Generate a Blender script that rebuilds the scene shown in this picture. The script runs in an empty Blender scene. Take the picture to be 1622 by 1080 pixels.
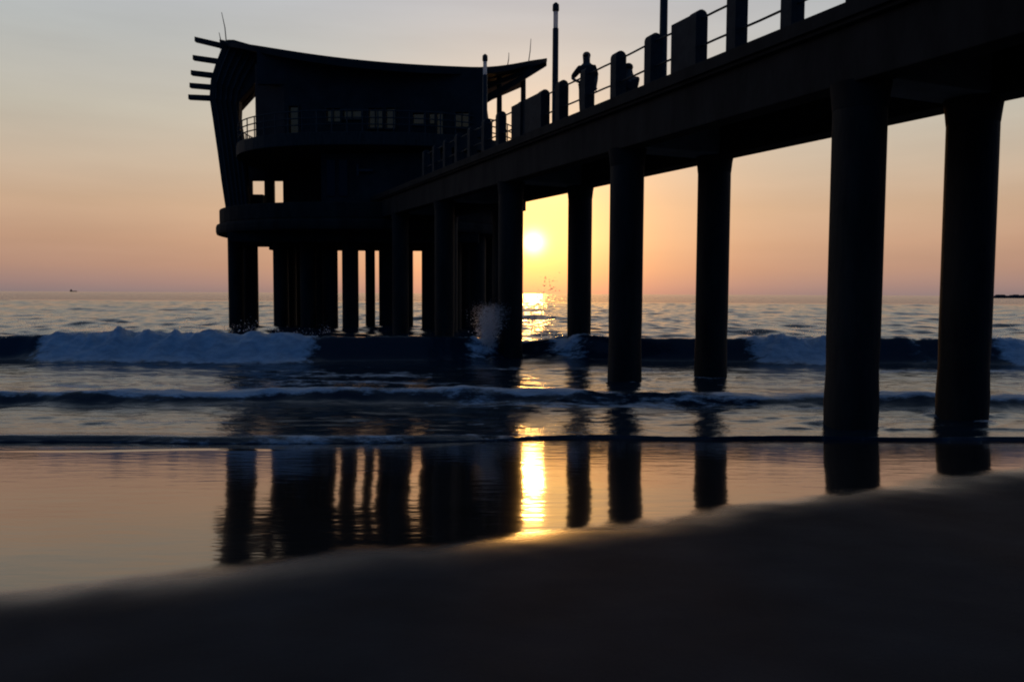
import bpy, bmesh, math, random
import numpy as np
from mathutils import Vector, Matrix

C = bpy.context.scene
COL = C.collection
rad = math.radians
random.seed(7)
rng = np.random.default_rng(11)

# ------------------------------------------------------------------ camera
EYE = 1.88
FOCAL = 28.0 / 36.0 * 1622.0
cam_data = bpy.data.cameras.new('camera')
cam = bpy.data.objects.new('camera', cam_data)
COL.objects.link(cam)
cam_data.lens = 28.0
cam_data.sensor_width = 36.0
cam_data.clip_start = 0.05
cam_data.clip_end = 30000.0
CAM_M = Matrix.Translation((0, 0, EYE)) @ Matrix.Rotation(rad(90 - 3.4), 4, 'X') @ Matrix.Rotation(rad(0.28), 4, 'Z')
cam.matrix_world = CAM_M
C.camera = cam

# ------------------------------------------------------------------ sky
SUN_EL = rad(3.62)
SUN_AZ = math.atan(0.0262)          # to the right of +Y
SUN_DIR = Vector((math.sin(SUN_AZ) * math.cos(SUN_EL), math.cos(SUN_AZ) * math.cos(SUN_EL), math.sin(SUN_EL)))


def lin(r, g, b):
    out = []
    for c in (r, g, b):
        c = c / 255.0
        out.append(c / 12.92 if c <= 0.04045 else ((c + 0.055) / 1.055) ** 2.4)
    return tuple(out)


world = bpy.data.worlds.new("World")
C.world = world
world.use_nodes = True
nt = world.node_tree
nt.nodes.clear()


def N(tree, kind, **kw):
    n = tree.nodes.new(kind)
    for k, v in kw.items():
        setattr(n, k, v)
    return n


def L(tree, a, b):
    tree.links.new(a, b)


def ramp(tree, stops):
    r = N(tree, 'ShaderNodeValToRGB')
    r.color_ramp.interpolation = 'LINEAR'
    e = r.color_ramp.elements
    e[0].position, e[0].color = stops[0][0], (*stops[0][1], 1)
    e[1].position, e[1].color = stops[-1][0], (*stops[-1][1], 1)
    for p, c in stops[1:-1]:
        k = e.new(p)
        k.color = (*c, 1)
    return r


tc = N(nt, 'ShaderNodeTexCoord')
sep = N(nt, 'ShaderNodeSeparateXYZ')
L(nt, tc.outputs['Generated'], sep.inputs[0])
front = ramp(nt, [(0.0, lin(132, 118, 120)), (0.012, lin(152, 126, 121)), (0.03, lin(172, 136, 120)), (0.06, lin(188, 149, 125)),
                  (0.1, lin(196, 164, 137)), (0.145, lin(194, 175, 154)), (0.2, lin(188, 182, 168)),
                  (0.28, lin(180, 184, 183)), (0.345, lin(171, 178, 186)), (0.5, lin(100, 116, 134)),
                  (1.0, lin(46, 58, 78))])
back = ramp(nt, [(0.0, lin(9, 48, 94)), (0.3, lin(10, 63, 120)), (0.6, lin(20, 58, 102)), (1.0, lin(46, 60, 82))])
L(nt, sep.outputs['Z'], front.inputs[0])
L(nt, sep.outputs['Z'], back.inputs[0])
mr = N(nt, 'ShaderNodeMapRange', interpolation_type='SMOOTHSTEP')
mr.inputs['From Min'].default_value = -0.25
mr.inputs['From Max'].default_value = 0.65
L(nt, sep.outputs['Y'], mr.inputs['Value'])
mix = N(nt, 'ShaderNodeMix', data_type='RGBA')
L(nt, mr.outputs[0], mix.inputs['Factor'])
L(nt, back.outputs[0], mix.inputs['A'])
L(nt, front.outputs[0], mix.inputs['B'])
dot = N(nt, 'ShaderNodeVectorMath', operation='DOT_PRODUCT')
L(nt, tc.outputs['Generated'], dot.inputs[0])
dot.inputs[1].default_value = SUN_DIR
mx = N(nt, 'ShaderNodeMath', operation='MAXIMUM')
L(nt, dot.outputs['Value'], mx.inputs[0])
mx.inputs[1].default_value = 0.0
# thin uneven haze in flat streaks
smap = N(nt, 'ShaderNodeMapping')
smap.inputs['Scale'].default_value = (2.2, 2.2, 16.0)
L(nt, tc.outputs['Generated'], smap.inputs[0])
sno = N(nt, 'ShaderNodeTexNoise')
sno.inputs['Scale'].default_value = 1.6
sno.inputs['Detail'].default_value = 5
L(nt, smap.outputs[0], sno.inputs['Vector'])
smr = N(nt, 'ShaderNodeMapRange')
smr.inputs['From Min'].default_value = 0.25
smr.inputs['From Max'].default_value = 0.75
smr.inputs['To Min'].default_value = 0.93
smr.inputs['To Max'].default_value = 1.06
L(nt, sno.outputs['Fac'], smr.inputs['Value'])
ssc = N(nt, 'ShaderNodeVectorMath', operation='SCALE')
L(nt, mix.outputs['Result'], ssc.inputs[0])
L(nt, smr.outputs[0], ssc.inputs['Scale'])
base_sky = ssc.outputs[0]
acc = None
# solar disc and the aureole of the hazy air round it
for power, colour, strength in ((12000, (1.0, 0.76, 0.34), 4.2), (300, (1.0, 0.54, 0.05), 1.1),
                                (60, (0.66, 0.29, 0.07), 0.85), (9, (0.15, 0.085, 0.04), 0.75)):
    pw = N(nt, 'ShaderNodeMath', operation='POWER')
    L(nt, mx.outputs[0], pw.inputs[0])
    pw.inputs[1].default_value = power
    ms = N(nt, 'ShaderNodeVectorMath', operation='SCALE')
    ms.inputs[0].default_value = tuple(c * strength for c in colour)
    L(nt, pw.outputs[0], ms.inputs['Scale'])
    if acc is None:
        acc = ms.outputs[0]
        continue
    ad = N(nt, 'ShaderNodeVectorMath', operation='ADD')
    L(nt, acc, ad.inputs[0])
    L(nt, ms.outputs[0], ad.inputs[1])
    acc = ad.outputs[0]
# the air reddens the glow towards the horizon
red = ramp(nt, [(0.0, (0.85, 0.50, 0.36)), (0.03, (0.95, 0.72, 0.5)), (0.065, (1.0, 0.98, 0.95)), (1.0, (1, 1, 1))])
L(nt, sep.outputs['Z'], red.inputs[0])
rm = N(nt, 'ShaderNodeVectorMath', operation='MULTIPLY')
L(nt, acc, rm.inputs[0])
L(nt, red.outputs[0], rm.inputs[1])
ad = N(nt, 'ShaderNodeVectorMath', operation='ADD')
L(nt, base_sky, ad.inputs[0])
L(nt, rm.outputs[0], ad.inputs[1])
acc = ad.outputs[0]
sky = N(nt, 'ShaderNodeTexSky', sky_type='NISHITA')
sky.sun_disc = False
sky.sun_elevation = SUN_EL
sky.sun_rotation = SUN_AZ
sky.air_density = 1.0
sky.dust_density = 1.5
sk = N(nt, 'ShaderNodeVectorMath', operation='SCALE')
L(nt, sky.outputs[0], sk.inputs[0])
sk.inputs['Scale'].default_value = 0.004
ad = N(nt, 'ShaderNodeVectorMath', operation='ADD')
L(nt, acc, ad.inputs[0])
L(nt, sk.outputs[0], ad.inputs[1])
bg = N(nt, 'ShaderNodeBackground')
bg.inputs['Strength'].default_value = 1.0
L(nt, ad.outputs[0], bg.inputs['Color'])
wo = N(nt, 'ShaderNodeOutputWorld')
L(nt, bg.outputs[0], wo.inputs['Surface'])

sun_data = bpy.data.lights.new('sun', 'SUN')
sun_data.energy = 0.10
sun_data.angle = rad(1.5)
sun_data.color = (1.0, 0.46, 0.10)
sun = bpy.data.objects.new('sun', sun_data)
COL.objects.link(sun)
sun.rotation_euler = SUN_DIR.to_track_quat('Z', 'Y').to_euler()
sun.location = (4, 60, 30)

C.view_settings.view_transform = 'Standard'
C.view_settings.look = 'None'
C.view_settings.exposure = 0.0
C.view_settings.gamma = 1.0
C.cycles.filter_width = 2.0
C.cycles.max_bounces = 8
C.cycles.sample_clamp_indirect = 6.0


# ------------------------------------------------------------------ helpers
def ray(px, py):
    v = CAM_M.to_3x3() @ Vector(((px - 811) / FOCAL, -(py - 540) / FOCAL, -1.0))
    return v


def at(px, py, y):
    """point of the photograph (1622 x 1080) at the distance y in front of the camera"""
    v = ray(px, py)
    k = y / v.y
    return Vector((v.x * k, y, EYE + v.z * k))


class MB:
    def __init__(self):
        self.v, self.f = [], []

    def add(self, vs, fs):
        o = len(self.v)
        self.v += [tuple(p) for p in vs]
        self.f += [tuple(i + o for i in q) for q in fs]
        return self

    def box(self, lo, hi, M=None):
        x0, y0, z0 = lo
        x1, y1, z1 = hi
        vs = [Vector(p) for p in ((x0, y0, z0), (x1, y0, z0), (x1, y1, z0), (x0, y1, z0),
                                  (x0, y0, z1), (x1, y0, z1), (x1, y1, z1), (x0, y1, z1))]
        if M is not None:
            vs = [M @ p for p in vs]
        return self.add(vs, [(0, 3, 2, 1), (4, 5, 6, 7), (0, 1, 5, 4), (1, 2, 6, 5), (2, 3, 7, 6), (3, 0, 4, 7)])

    def tube(self, pts, radii, n=10, caps=True):
        pts = [Vector(p) for p in pts]
        rings = []
        for i, p in enumerate(pts):
            a = pts[max(i - 1, 0)]
            b = pts[min(i + 1, len(pts) - 1)]
            d = (b - a).normalized()
            u = d.orthogonal() if abs(d.z) < 0.999 else Vector((1, 0, 0))
            if abs(d.z) < 0.999:
                u = d.cross(Vector((0, 0, 1))).normalized()
            w = u.cross(d).normalized()
            r = radii[i] if isinstance(radii, (list, tuple)) else radii
            rings.append([p + (u * math.cos(2 * math.pi * k / n) + w * math.sin(2 * math.pi * k / n)) * r for k in range(n)])
        vs = [q for r in rings for q in r]
        fs = []
        for i in range(len(rings) - 1):
            for k in range(n):
                a, b = i * n + k, i * n + (k + 1) % n
                fs.append((a, b, b + n, a + n))
        if caps:
            fs.append(tuple(range(n - 1, -1, -1)))
            fs.append(tuple((len(rings) - 1) * n + k for k in range(n)))
        return self.add(vs, fs)

    def prism(self, outline, depth_vec):
        """outline: list of 3-D points, extruded by a vector"""
        n = len(outline)
        a = [Vector(p) for p in outline]
        b = [p + Vector(depth_vec) for p in a]
        fs = [tuple(range(n - 1, -1, -1)), tuple(range(n, 2 * n))]
        for i in range(n):
            j = (i + 1) % n
            fs.append((i, j, j + n, i + n))
        return self.add(a + b, fs)

    def build(self, name, mat, parent=None, smooth=False, bevel=0.0):
        me = bpy.data.meshes.new(name)
        me.from_pydata(self.v, [], self.f)
        bm = bmesh.new()
        bm.from_mesh(me)
        bmesh.ops.recalc_face_normals(bm, faces=bm.faces)
        if bevel > 0:
            es = [e for e in bm.edges if len(e.link_faces) == 2 and e.calc_face_angle(0) > 0.7]
            bmesh.ops.bevel(bm, geom=es, offset=bevel, segments=2, affect='EDGES', profile=0.6)
        bm.to_mesh(me)
        bm.free()
        if smooth:
            me.shade_smooth()
            try:
                me.set_sharp_from_angle(angle=rad(40))
            except Exception:
                pass
        me.materials.append(mat)
        o = bpy.data.objects.new(name, me)
        COL.objects.link(o)
        if parent is not None:
            o.parent = parent
        return o


def tag(o, label=None, cat=None, group=None, kind=None):
    for k, v in (('label', label), ('category', cat), ('group', group), ('kind', kind)):
        if v:
            o[k] = v
    return o


def empty(name, loc=(0, 0, 0), rz=0.0):
    o = bpy.data.objects.new(name, None)
    COL.objects.link(o)
    o.location = loc
    o.rotation_euler = (0, 0, rz)
    o.empty_display_size = 0.3
    return o


def copy_tree(o, parent=None):
    c = o.copy()
    COL.objects.link(c)
    if parent is not None:
        c.parent = parent
    for ch in list(o.children):
        copy_tree(ch, c)
    return c


# value noise -------------------------------------------------------
_T = rng.random((256, 256))


def vnoise(x, y):
    xi = np.floor(x).astype(int)
    yi = np.floor(y).astype(int)
    fx = x - xi
    fy = y - yi
    fx = fx * fx * (3 - 2 * fx)
    fy = fy * fy * (3 - 2 * fy)
    a = _T[yi % 256, xi % 256]
    b = _T[yi % 256, (xi + 1) % 256]
    c = _T[(yi + 1) % 256, xi % 256]
    d = _T[(yi + 1) % 256, (xi + 1) % 256]
    return (a * (1 - fx) + b * fx) * (1 - fy) + (c * (1 - fx) + d * fx) * fy


def fbm(x, y, o=4):
    s = 0
    a = 0.5
    for k in range(o):
        s = s + a * vnoise(x * 2 ** k + 17.3 * k, y * 2 ** k + 5.1 * k)
        a *= 0.5
    return s


def sstep(a, b, x):
    t = np.clip((x - a) / (b - a), 0, 1)
    return t * t * (3 - 2 * t)


def axis(parts):
    """parts: (start, stop, step0, step1) -> 1-D coordinates with a graded step"""
    out = []
    for a, b, s0, s1 in parts:
        x = a
        while x < b:
            out.append(x)
            x += s0 + (s1 - s0) * (x - a) / (b - a)
    out.append(parts[-1][1])
    return np.array(out)


def grid_object(name, xs, ys, hfun, mat, attrs=()):
    X, Y = np.meshgrid(xs, ys)
    res = hfun(X, Y)
    Z = res[0]
    nx, ny = len(xs), len(ys)
    co = np.stack([X, Y, Z], -1).reshape(-1, 3).astype(np.float32)
    idx = np.arange(nx * ny).reshape(ny, nx)
    q = np.stack([idx[:-1, :-1], idx[:-1, 1:], idx[1:, 1:], idx[1:, :-1]], -1).reshape(-1, 4)
    me = bpy.data.meshes.new(name)
    me.vertices.add(len(co))
    me.vertices.foreach_set('co', co.ravel())
    me.loops.add(q.size)
    me.loops.foreach_set('vertex_index', q.ravel().astype(np.int32))
    me.polygons.add(len(q))
    me.polygons.foreach_set('loop_start', np.arange(0, q.size, 4, dtype=np.int32))
    me.polygons.foreach_set('loop_total', np.full(len(q), 4, dtype=np.int32))
    me.update(calc_edges=True)
    me.validate()
    me.shade_smooth()
    for n, arr in zip(attrs, res[1:]):
        at_ = me.attributes.new(n, 'FLOAT', 'POINT')
        at_.data.foreach_set('value', arr.ravel().astype(np.float32))
    me.materials.append(mat)
    o = bpy.data.objects.new(name, me)
    COL.objects.link(o)
    return o


# ------------------------------------------------------------------ materials
def mat_new(name):
    m = bpy.data.materials.new(name)
    m.use_nodes = True
    t = m.node_tree
    return m, t, t.nodes['Principled BSDF']


def mottled(name, c0, c1, scale=3.0, rough=0.8, bump=0.3, spec=0.3, stretch=(1, 1, 1), metal=0.0, dist=0.01):
    m, t, p = mat_new(name)
    tcn = N(t, 'ShaderNodeTexCoord')
    mp = N(t, 'ShaderNodeMapping')
    mp.inputs['Scale'].default_value = stretch
    L(t, tcn.outputs['Object'], mp.inputs[0])
    no = N(t, 'ShaderNodeTexNoise')
    no.inputs['Scale'].default_value = scale
    no.inputs['Detail'].default_value = 7
    no.inputs['Roughness'].default_value = 0.62
    L(t, mp.outputs[0], no.inputs['Vector'])
    r = ramp(t, [(0.3, c0), (0.7, c1)])
    L(t, no.outputs['Fac'], r.inputs[0])
    L(t, r.outputs[0], p.inputs['Base Color'])
    n2 = N(t, 'ShaderNodeTexNoise')
    n2.inputs['Scale'].default_value = scale * 7
    n2.inputs['Detail'].default_value = 5
    L(t, mp.outputs[0], n2.inputs['Vector'])
    b = N(t, 'ShaderNodeBump')
    b.inputs['Strength'].default_value = bump
    b.inputs['Distance'].default_value = dist
    L(t, n2.outputs['Fac'], b.inputs['Height'])
    L(t, b.outputs[0], p.inputs['Normal'])
    p.inputs['Roughness'].default_value = rough
    p.inputs['Specular IOR Level'].default_value = spec
    p.inputs['Metallic'].default_value = metal
    return m


M = {}
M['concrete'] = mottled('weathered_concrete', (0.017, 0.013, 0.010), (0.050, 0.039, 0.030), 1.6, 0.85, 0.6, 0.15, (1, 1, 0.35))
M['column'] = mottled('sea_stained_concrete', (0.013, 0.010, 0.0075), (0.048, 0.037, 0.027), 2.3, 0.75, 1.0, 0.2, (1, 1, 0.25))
M['lit_concrete'] = mottled('sea_lit_concrete', (0.20, 0.19, 0.17), (0.34, 0.32, 0.30), 1.6, 0.85, 0.3, 0.2)  # paler concrete: light bounced up from the sea is put into the colour
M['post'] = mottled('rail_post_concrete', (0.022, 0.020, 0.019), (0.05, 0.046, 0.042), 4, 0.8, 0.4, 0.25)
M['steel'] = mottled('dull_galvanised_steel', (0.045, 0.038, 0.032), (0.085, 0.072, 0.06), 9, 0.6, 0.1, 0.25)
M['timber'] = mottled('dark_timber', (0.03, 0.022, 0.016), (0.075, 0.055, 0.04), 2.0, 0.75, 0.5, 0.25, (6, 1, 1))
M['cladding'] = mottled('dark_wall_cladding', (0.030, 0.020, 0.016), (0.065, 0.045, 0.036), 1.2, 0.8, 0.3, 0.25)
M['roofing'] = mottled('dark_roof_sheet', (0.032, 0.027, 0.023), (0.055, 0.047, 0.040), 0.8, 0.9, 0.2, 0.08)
M['soffit'] = mottled('sunlit_soffit_boards', (0.20, 0.10, 0.05), (0.34, 0.18, 0.09), 1.5, 0.6, 0.2, 0.3, (1, 8, 1))  # orange of the low sun on the soffit is painted into the boards
M['white_metal'] = mottled('chalky_white_paint', (0.42, 0.42, 0.42), (0.6, 0.6, 0.6), 3, 0.6, 0.1, 0.3)
M['skin'] = mottled('skin', (0.16, 0.09, 0.06), (0.22, 0.13, 0.09), 8, 0.6, 0.1, 0.3)
M['hair'] = mottled('dark_hair', (0.010, 0.008, 0.007), (0.025, 0.02, 0.017), 30, 0.6, 0.4, 0.3)
M['dark_cloth'] = mottled('dark_cloth', (0.02, 0.02, 0.024), (0.045, 0.042, 0.045), 18, 0.95, 0.3, 0.1)
M['brown_cloth'] = mottled('brown_cloth', (0.04, 0.028, 0.022), (0.075, 0.055, 0.042), 18, 0.95, 0.3, 0.1)
M['hull'] = mottled('dark_ship_paint', (0.05, 0.05, 0.055), (0.09, 0.09, 0.095), 0.2, 0.6, 0.1, 0.3)
M['rock'] = mottled('breakwater_rock', (0.04, 0.036, 0.034), (0.09, 0.08, 0.075), 0.2, 0.9, 0.8, 0.2, dist=0.5)

m, t, p = mat_new('window_glass')
p.inputs['Base Color'].default_value = (0.02, 0.024, 0.024, 1)
p.inputs['Roughness'].default_value = 0.06
p.inputs['Specular IOR Level'].default_value = 0.12
M['dark_glass'] = m
m, t, p = mat_new('tinted_window_glass')
p.inputs['Base Color'].default_value = (0.02, 0.024, 0.024, 1)
p.inputs['Roughness'].default_value = 0.06
tp = N(t, 'ShaderNodeBsdfTransparent')
tp.inputs['Color'].default_value = (0.13, 0.155, 0.175, 1)
mz = N(t, 'ShaderNodeMixShader')
mz.inputs[0].default_value = 0.7
L(t, p.outputs[0], mz.inputs[1])
L(t, tp.outputs[0], mz.inputs[2])
L(t, mz.outputs[0], t.nodes['Material Output'].inputs['Surface'])
M['glass'] = m
m, t, p = mat_new('frosted_acrylic')
p.inputs['Base Color'].default_value = (0.85, 0.85, 0.83, 1)
p.inputs['Roughness'].default_value = 0.45
p.inputs['Specular IOR Level'].default_value = 0.3
tr = N(t, 'ShaderNodeBsdfTranslucent')
tr.inputs['Color'].default_value = (0.9, 0.9, 0.88, 1)
msx = N(t, 'ShaderNodeMixShader')
msx.inputs[0].default_value = 0.75
L(t, p.outputs[0], msx.inputs[1])
L(t, tr.outputs[0], msx.inputs[2])
L(t, msx.outputs[0], t.nodes['Material Output'].inputs['Surface'])
M['acrylic'] = m
m, t, p = mat_new('sea_spray_water')
p.inputs['Base Color'].default_value = (0.85, 0.86, 0.88, 1)
p.inputs['Roughness'].default_value = 0.3
p.inputs['IOR'].default_value = 1.2
p.inputs['Transmission Weight'].default_value = 0.8
M['spray'] = m

# sea water with foam carried by the attribute
m, t, p = mat_new('sea_water')
geo = N(t, 'ShaderNodeNewGeometry')
mp = N(t, 'ShaderNodeMapping')
mp.inputs['Scale'].default_value = (0.55, 1.0, 1.0)
L(t, geo.outputs['Position'], mp.inputs[0])
n1 = N(t, 'ShaderNodeTexNoise')
n1.inputs['Scale'].default_value = 3.2
n1.inputs['Detail'].default_value = 6
n1.inputs['Roughness'].default_value = 0.6
L(t, mp.outputs[0], n1.inputs['Vector'])
b1 = N(t, 'ShaderNodeBump')
b1.inputs['Strength'].default_value = 0.42
b1.inputs['Distance'].default_value = 0.06
L(t, n1.outputs['Fac'], b1.inputs['Height'])
p.inputs['Base Color'].default_value = (0.010, 0.028, 0.042, 1)
p.inputs['Roughness'].default_value = 0.11
p.inputs['IOR'].default_value = 1.33
L(t, b1.outputs[0], p.inputs['Normal'])
fo = N(t, 'ShaderNodeBsdfPrincipled')
fo.inputs['Roughness'].default_value = 0.75
fo.inputs['Specular IOR Level'].default_value = 0.25
nf = N(t, 'ShaderNodeTexNoise')
nf.inputs['Scale'].default_value = 5.0
nf.inputs['Detail'].default_value = 8
nf.inputs['Roughness'].default_value = 0.7
mp2 = N(t, 'ShaderNodeMapping')
mp2.inputs['Scale'].default_value = (0.5, 1.0, 1.3)
L(t, geo.outputs['Position'], mp2.inputs[0])
L(t, mp2.outputs[0], nf.inputs['Vector'])
rf = ramp(t, [(0.3, (0.42, 0.47, 0.52)), (0.65, (0.78, 0.80, 0.82))])
L(t, nf.outputs['Fac'], rf.inputs[0])
L(t, rf.outputs[0], fo.inputs['Base Color'])
bf = N(t, 'ShaderNodeBump')
bf.inputs['Strength'].default_value = 0.8
bf.inputs['Distance'].default_value = 0.08
L(t, nf.outputs['Fac'], bf.inputs['Height'])
L(t, bf.outputs[0], fo.inputs['Normal'])
atn = N(t, 'ShaderNodeAttribute')
atn.attribute_name = 'foam'
# foam breaks up along its noise
sm = N(t, 'ShaderNodeMath', operation='ADD')
L(t, atn.outputs['Fac'], sm.inputs[0])
sc = N(t, 'ShaderNodeMath', operation='MULTIPLY_ADD')
L(t, nf.outputs['Fac'], sc.inputs[0])
sc.inputs[1].default_value = 1.3
sc.inputs[2].default_value = -1.15
L(t, sc.outputs[0], sm.inputs[1])
fm = N(t, 'ShaderNodeMapRange', interpolation_type='SMOOTHSTEP')
fm.inputs['From Min'].default_value = 0.0
fm.inputs['From Max'].default_value = 0.35
L(t, sm.outputs[0], fm.inputs['Value'])
ms = N(t, 'ShaderNodeMixShader')
L(t, fm.outputs[0], ms.inputs[0])
L(t, p.outputs[0], ms.inputs[1])
L(t, fo.outputs[0], ms.inputs[2])
L(t, ms.outputs[0], t.nodes['Material Output'].inputs['Surface'])
M['sea'] = m

# open sea: same water, broad wind ripples only
m, t, p = mat_new('open_sea_water')
geo = N(t, 'ShaderNodeNewGeometry')
mp = N(t, 'ShaderNodeMapping')
mp.inputs['Scale'].default_value = (0.02, 0.08, 1.0)
L(t, geo.outputs['Position'], mp.inputs[0])
n1 = N(t, 'ShaderNodeTexNoise')
n1.inputs['Scale'].default_value = 3.0
n1.inputs['Detail'].default_value = 8
n1.inputs['Roughness'].default_value = 0.7
L(t, mp.outputs[0], n1.inputs['Vector'])
b1 = N(t, 'ShaderNodeBump')
b1.inputs['Strength'].default_value = 0.9
b1.inputs['Distance'].default_value = 1.0
L(t, n1.outputs['Fac'], b1.inputs['Height'])
L(t, b1.outputs[0], p.inputs['Normal'])
p.inputs['Base Color'].default_value = (0.012, 0.03, 0.042, 1)
p.inputs['Roughness'].default_value = 0.14
p.inputs['IOR'].default_value = 1.33
M['open_sea'] = m

# sand: a mirror-wet lower beach and a drained, matt upper beach
m, t, p = mat_new('beach_sand')
geo = N(t, 'ShaderNodeNewGeometry')
atn = N(t, 'ShaderNodeAttribute')
atn.attribute_name = 'wet'
ng = N(t, 'ShaderNodeTexNoise')
ng.inputs['Scale'].default_value = 1.7
ng.inputs['Detail'].default_value = 8
L(t, geo.outputs['Position'], ng.inputs['Vector'])
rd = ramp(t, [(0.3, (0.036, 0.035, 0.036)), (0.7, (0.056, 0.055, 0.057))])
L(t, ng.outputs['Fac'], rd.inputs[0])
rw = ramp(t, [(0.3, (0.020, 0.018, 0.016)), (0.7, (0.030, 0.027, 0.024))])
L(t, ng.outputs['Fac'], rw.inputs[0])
mxc = N(t, 'ShaderNodeMix', data_type='RGBA')
L(t, atn.outputs['Fac'], mxc.inputs['Factor'])
L(t, rd.outputs[0], mxc.inputs['A'])
L(t, rw.outputs[0], mxc.inputs['B'])
L(t, mxc.outputs['Result'], p.inputs['Base Color'])
rr = N(t, 'ShaderNodeMapRange')
rr.inputs['To Min'].default_value = 0.85
rr.inputs['To Max'].default_value = 0.075
L(t, atn.outputs['Fac'], rr.inputs['Value'])
L(t, rr.outputs[0], p.inputs['Roughness'])
rs = N(t, 'ShaderNodeMapRange')
rs.inputs['To Min'].default_value = 0.06
rs.inputs['To Max'].default_value = 0.65
L(t, atn.outputs['Fac'], rs.inputs['Value'])
L(t, rs.outputs[0], p.inputs['Specular IOR Level'])
p.inputs['IOR'].default_value = 1.45
nb = N(t, 'ShaderNodeTexNoise')
nb.inputs['Scale'].default_value = 2.2
nb.inputs['Detail'].default_value = 3
mpb = N(t, 'ShaderNodeMapping')
mpb.inputs['Scale'].default_value = (1.2, 3.6, 1.0)
L(t, geo.outputs['Position'], mpb.inputs[0])
L(t, mpb.outputs[0], nb.inputs['Vector'])
bb = N(t, 'ShaderNodeBump')
bb.inputs['Strength'].default_value = 0.085
bb.inputs['Distance'].default_value = 0.03
L(t, nb.outputs['Fac'], bb.inputs['Height'])
ngr = N(t, 'ShaderNodeTexNoise')
ngr.inputs['Scale'].default_value = 45
ngr.inputs['Detail'].default_value = 8
ngr.inputs['Roughness'].default_value = 0.75
L(t, geo.outputs['Position'], ngr.inputs['Vector'])
inv = N(t, 'ShaderNodeMapRange')
inv.inputs['To Min'].default_value = 0.9
inv.inputs['To Max'].default_value = 0.0
L(t, atn.outputs['Fac'], inv.inputs['Value'])
bg2 = N(t, 'ShaderNodeBump')
bg2.inputs['Distance'].default_value = 0.012
L(t, inv.outputs[0], bg2.inputs['Strength'])
L(t, ngr.outputs['Fac'], bg2.inputs['Height'])
L(t, bb.outputs[0], bg2.inputs['Normal'])
L(t, bg2.outputs[0], p.inputs['Normal'])
M['sand'] = m


# ------------------------------------------------------------------ beach and sea
def beach_h(X, Y):
    base = np.where(Y > -2, 0.085 * (10 - Y), 1.02 + 0.085 * 6 * (1 - np.exp((np.minimum(Y, -2) + 2) / 6.0)))
    base = np.maximum(base, -1.6 - 0.0 * X)
    n = (fbm(X * 0.35 + 3, Y * 0.35, 3) - 0.45) * 0.05 * sstep(9.5, 5.0, Y)
    return base + n


def wet_line(X):
    Xc = np.clip(X, -12, 12)
    return 4.42 + 0.54 * Xc + 0.02 * Xc * Xc


def beach_fun(X, Y):
    z = beach_h(X, Y)
    d = Y - wet_line(X) + (fbm(X * 0.8, Y * 0.8 + 40, 4) - 0.47) * 0.8 + (fbm(X * 4.5, Y * 4.5 + 9, 3) - 0.45) * 0.22
    wet = sstep(-0.55, 0.4, d + 0.06 * np.clip(X, -3, 0) * -1)
    # thin line left by the last wash
    yr = 9.02 + 0.13 * (X + 3.6) + 0.05 * np.sin(X * 3)
    z = z + 0.010 * np.exp(-((Y - yr) / 0.06) ** 2) * sstep(-2.4, -3.2, X) * sstep(-6.2, -4.6, X)
    z = z + (1 - sstep(-0.2, 0.3, d)) * (fbm(X * 6, Y * 6, 3) - 0.45) * 0.012
    return z, wet


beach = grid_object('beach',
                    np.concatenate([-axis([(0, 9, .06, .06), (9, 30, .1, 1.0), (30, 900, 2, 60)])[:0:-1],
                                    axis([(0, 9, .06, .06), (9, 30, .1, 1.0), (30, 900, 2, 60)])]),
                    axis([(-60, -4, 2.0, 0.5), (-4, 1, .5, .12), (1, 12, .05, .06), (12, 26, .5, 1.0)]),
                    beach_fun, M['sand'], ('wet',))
tag(beach, kind='structure')

WAVES = []
for _ in range(60):
    lam = 0.6 * (12.0 ** rng.random())
    th = rng.normal(0, 0.55) + math.pi / 2
    WAVES.append((2 * math.pi / lam * math.cos(th), 2 * math.pi / lam * math.sin(th),
                  0.0044 * lam * (0.6 + 0.8 * rng.random()), rng.random() * 6.28))


def chop(X, Y):
    s = 0
    for kx, ky, a, ph in WAVES:
        s = s + a * np.sin(kx * X + ky * Y + ph)
    return s


def edge_line(X):
    return 9.62 + 0.85 * sstep(-2.5, 1.5, X) + 0.22 * (fbm(X * 0.35 + 9, X * 0 + 2.2, 3) - 0.45) + 0.05 * np.sin(X * 2.1)


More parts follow.
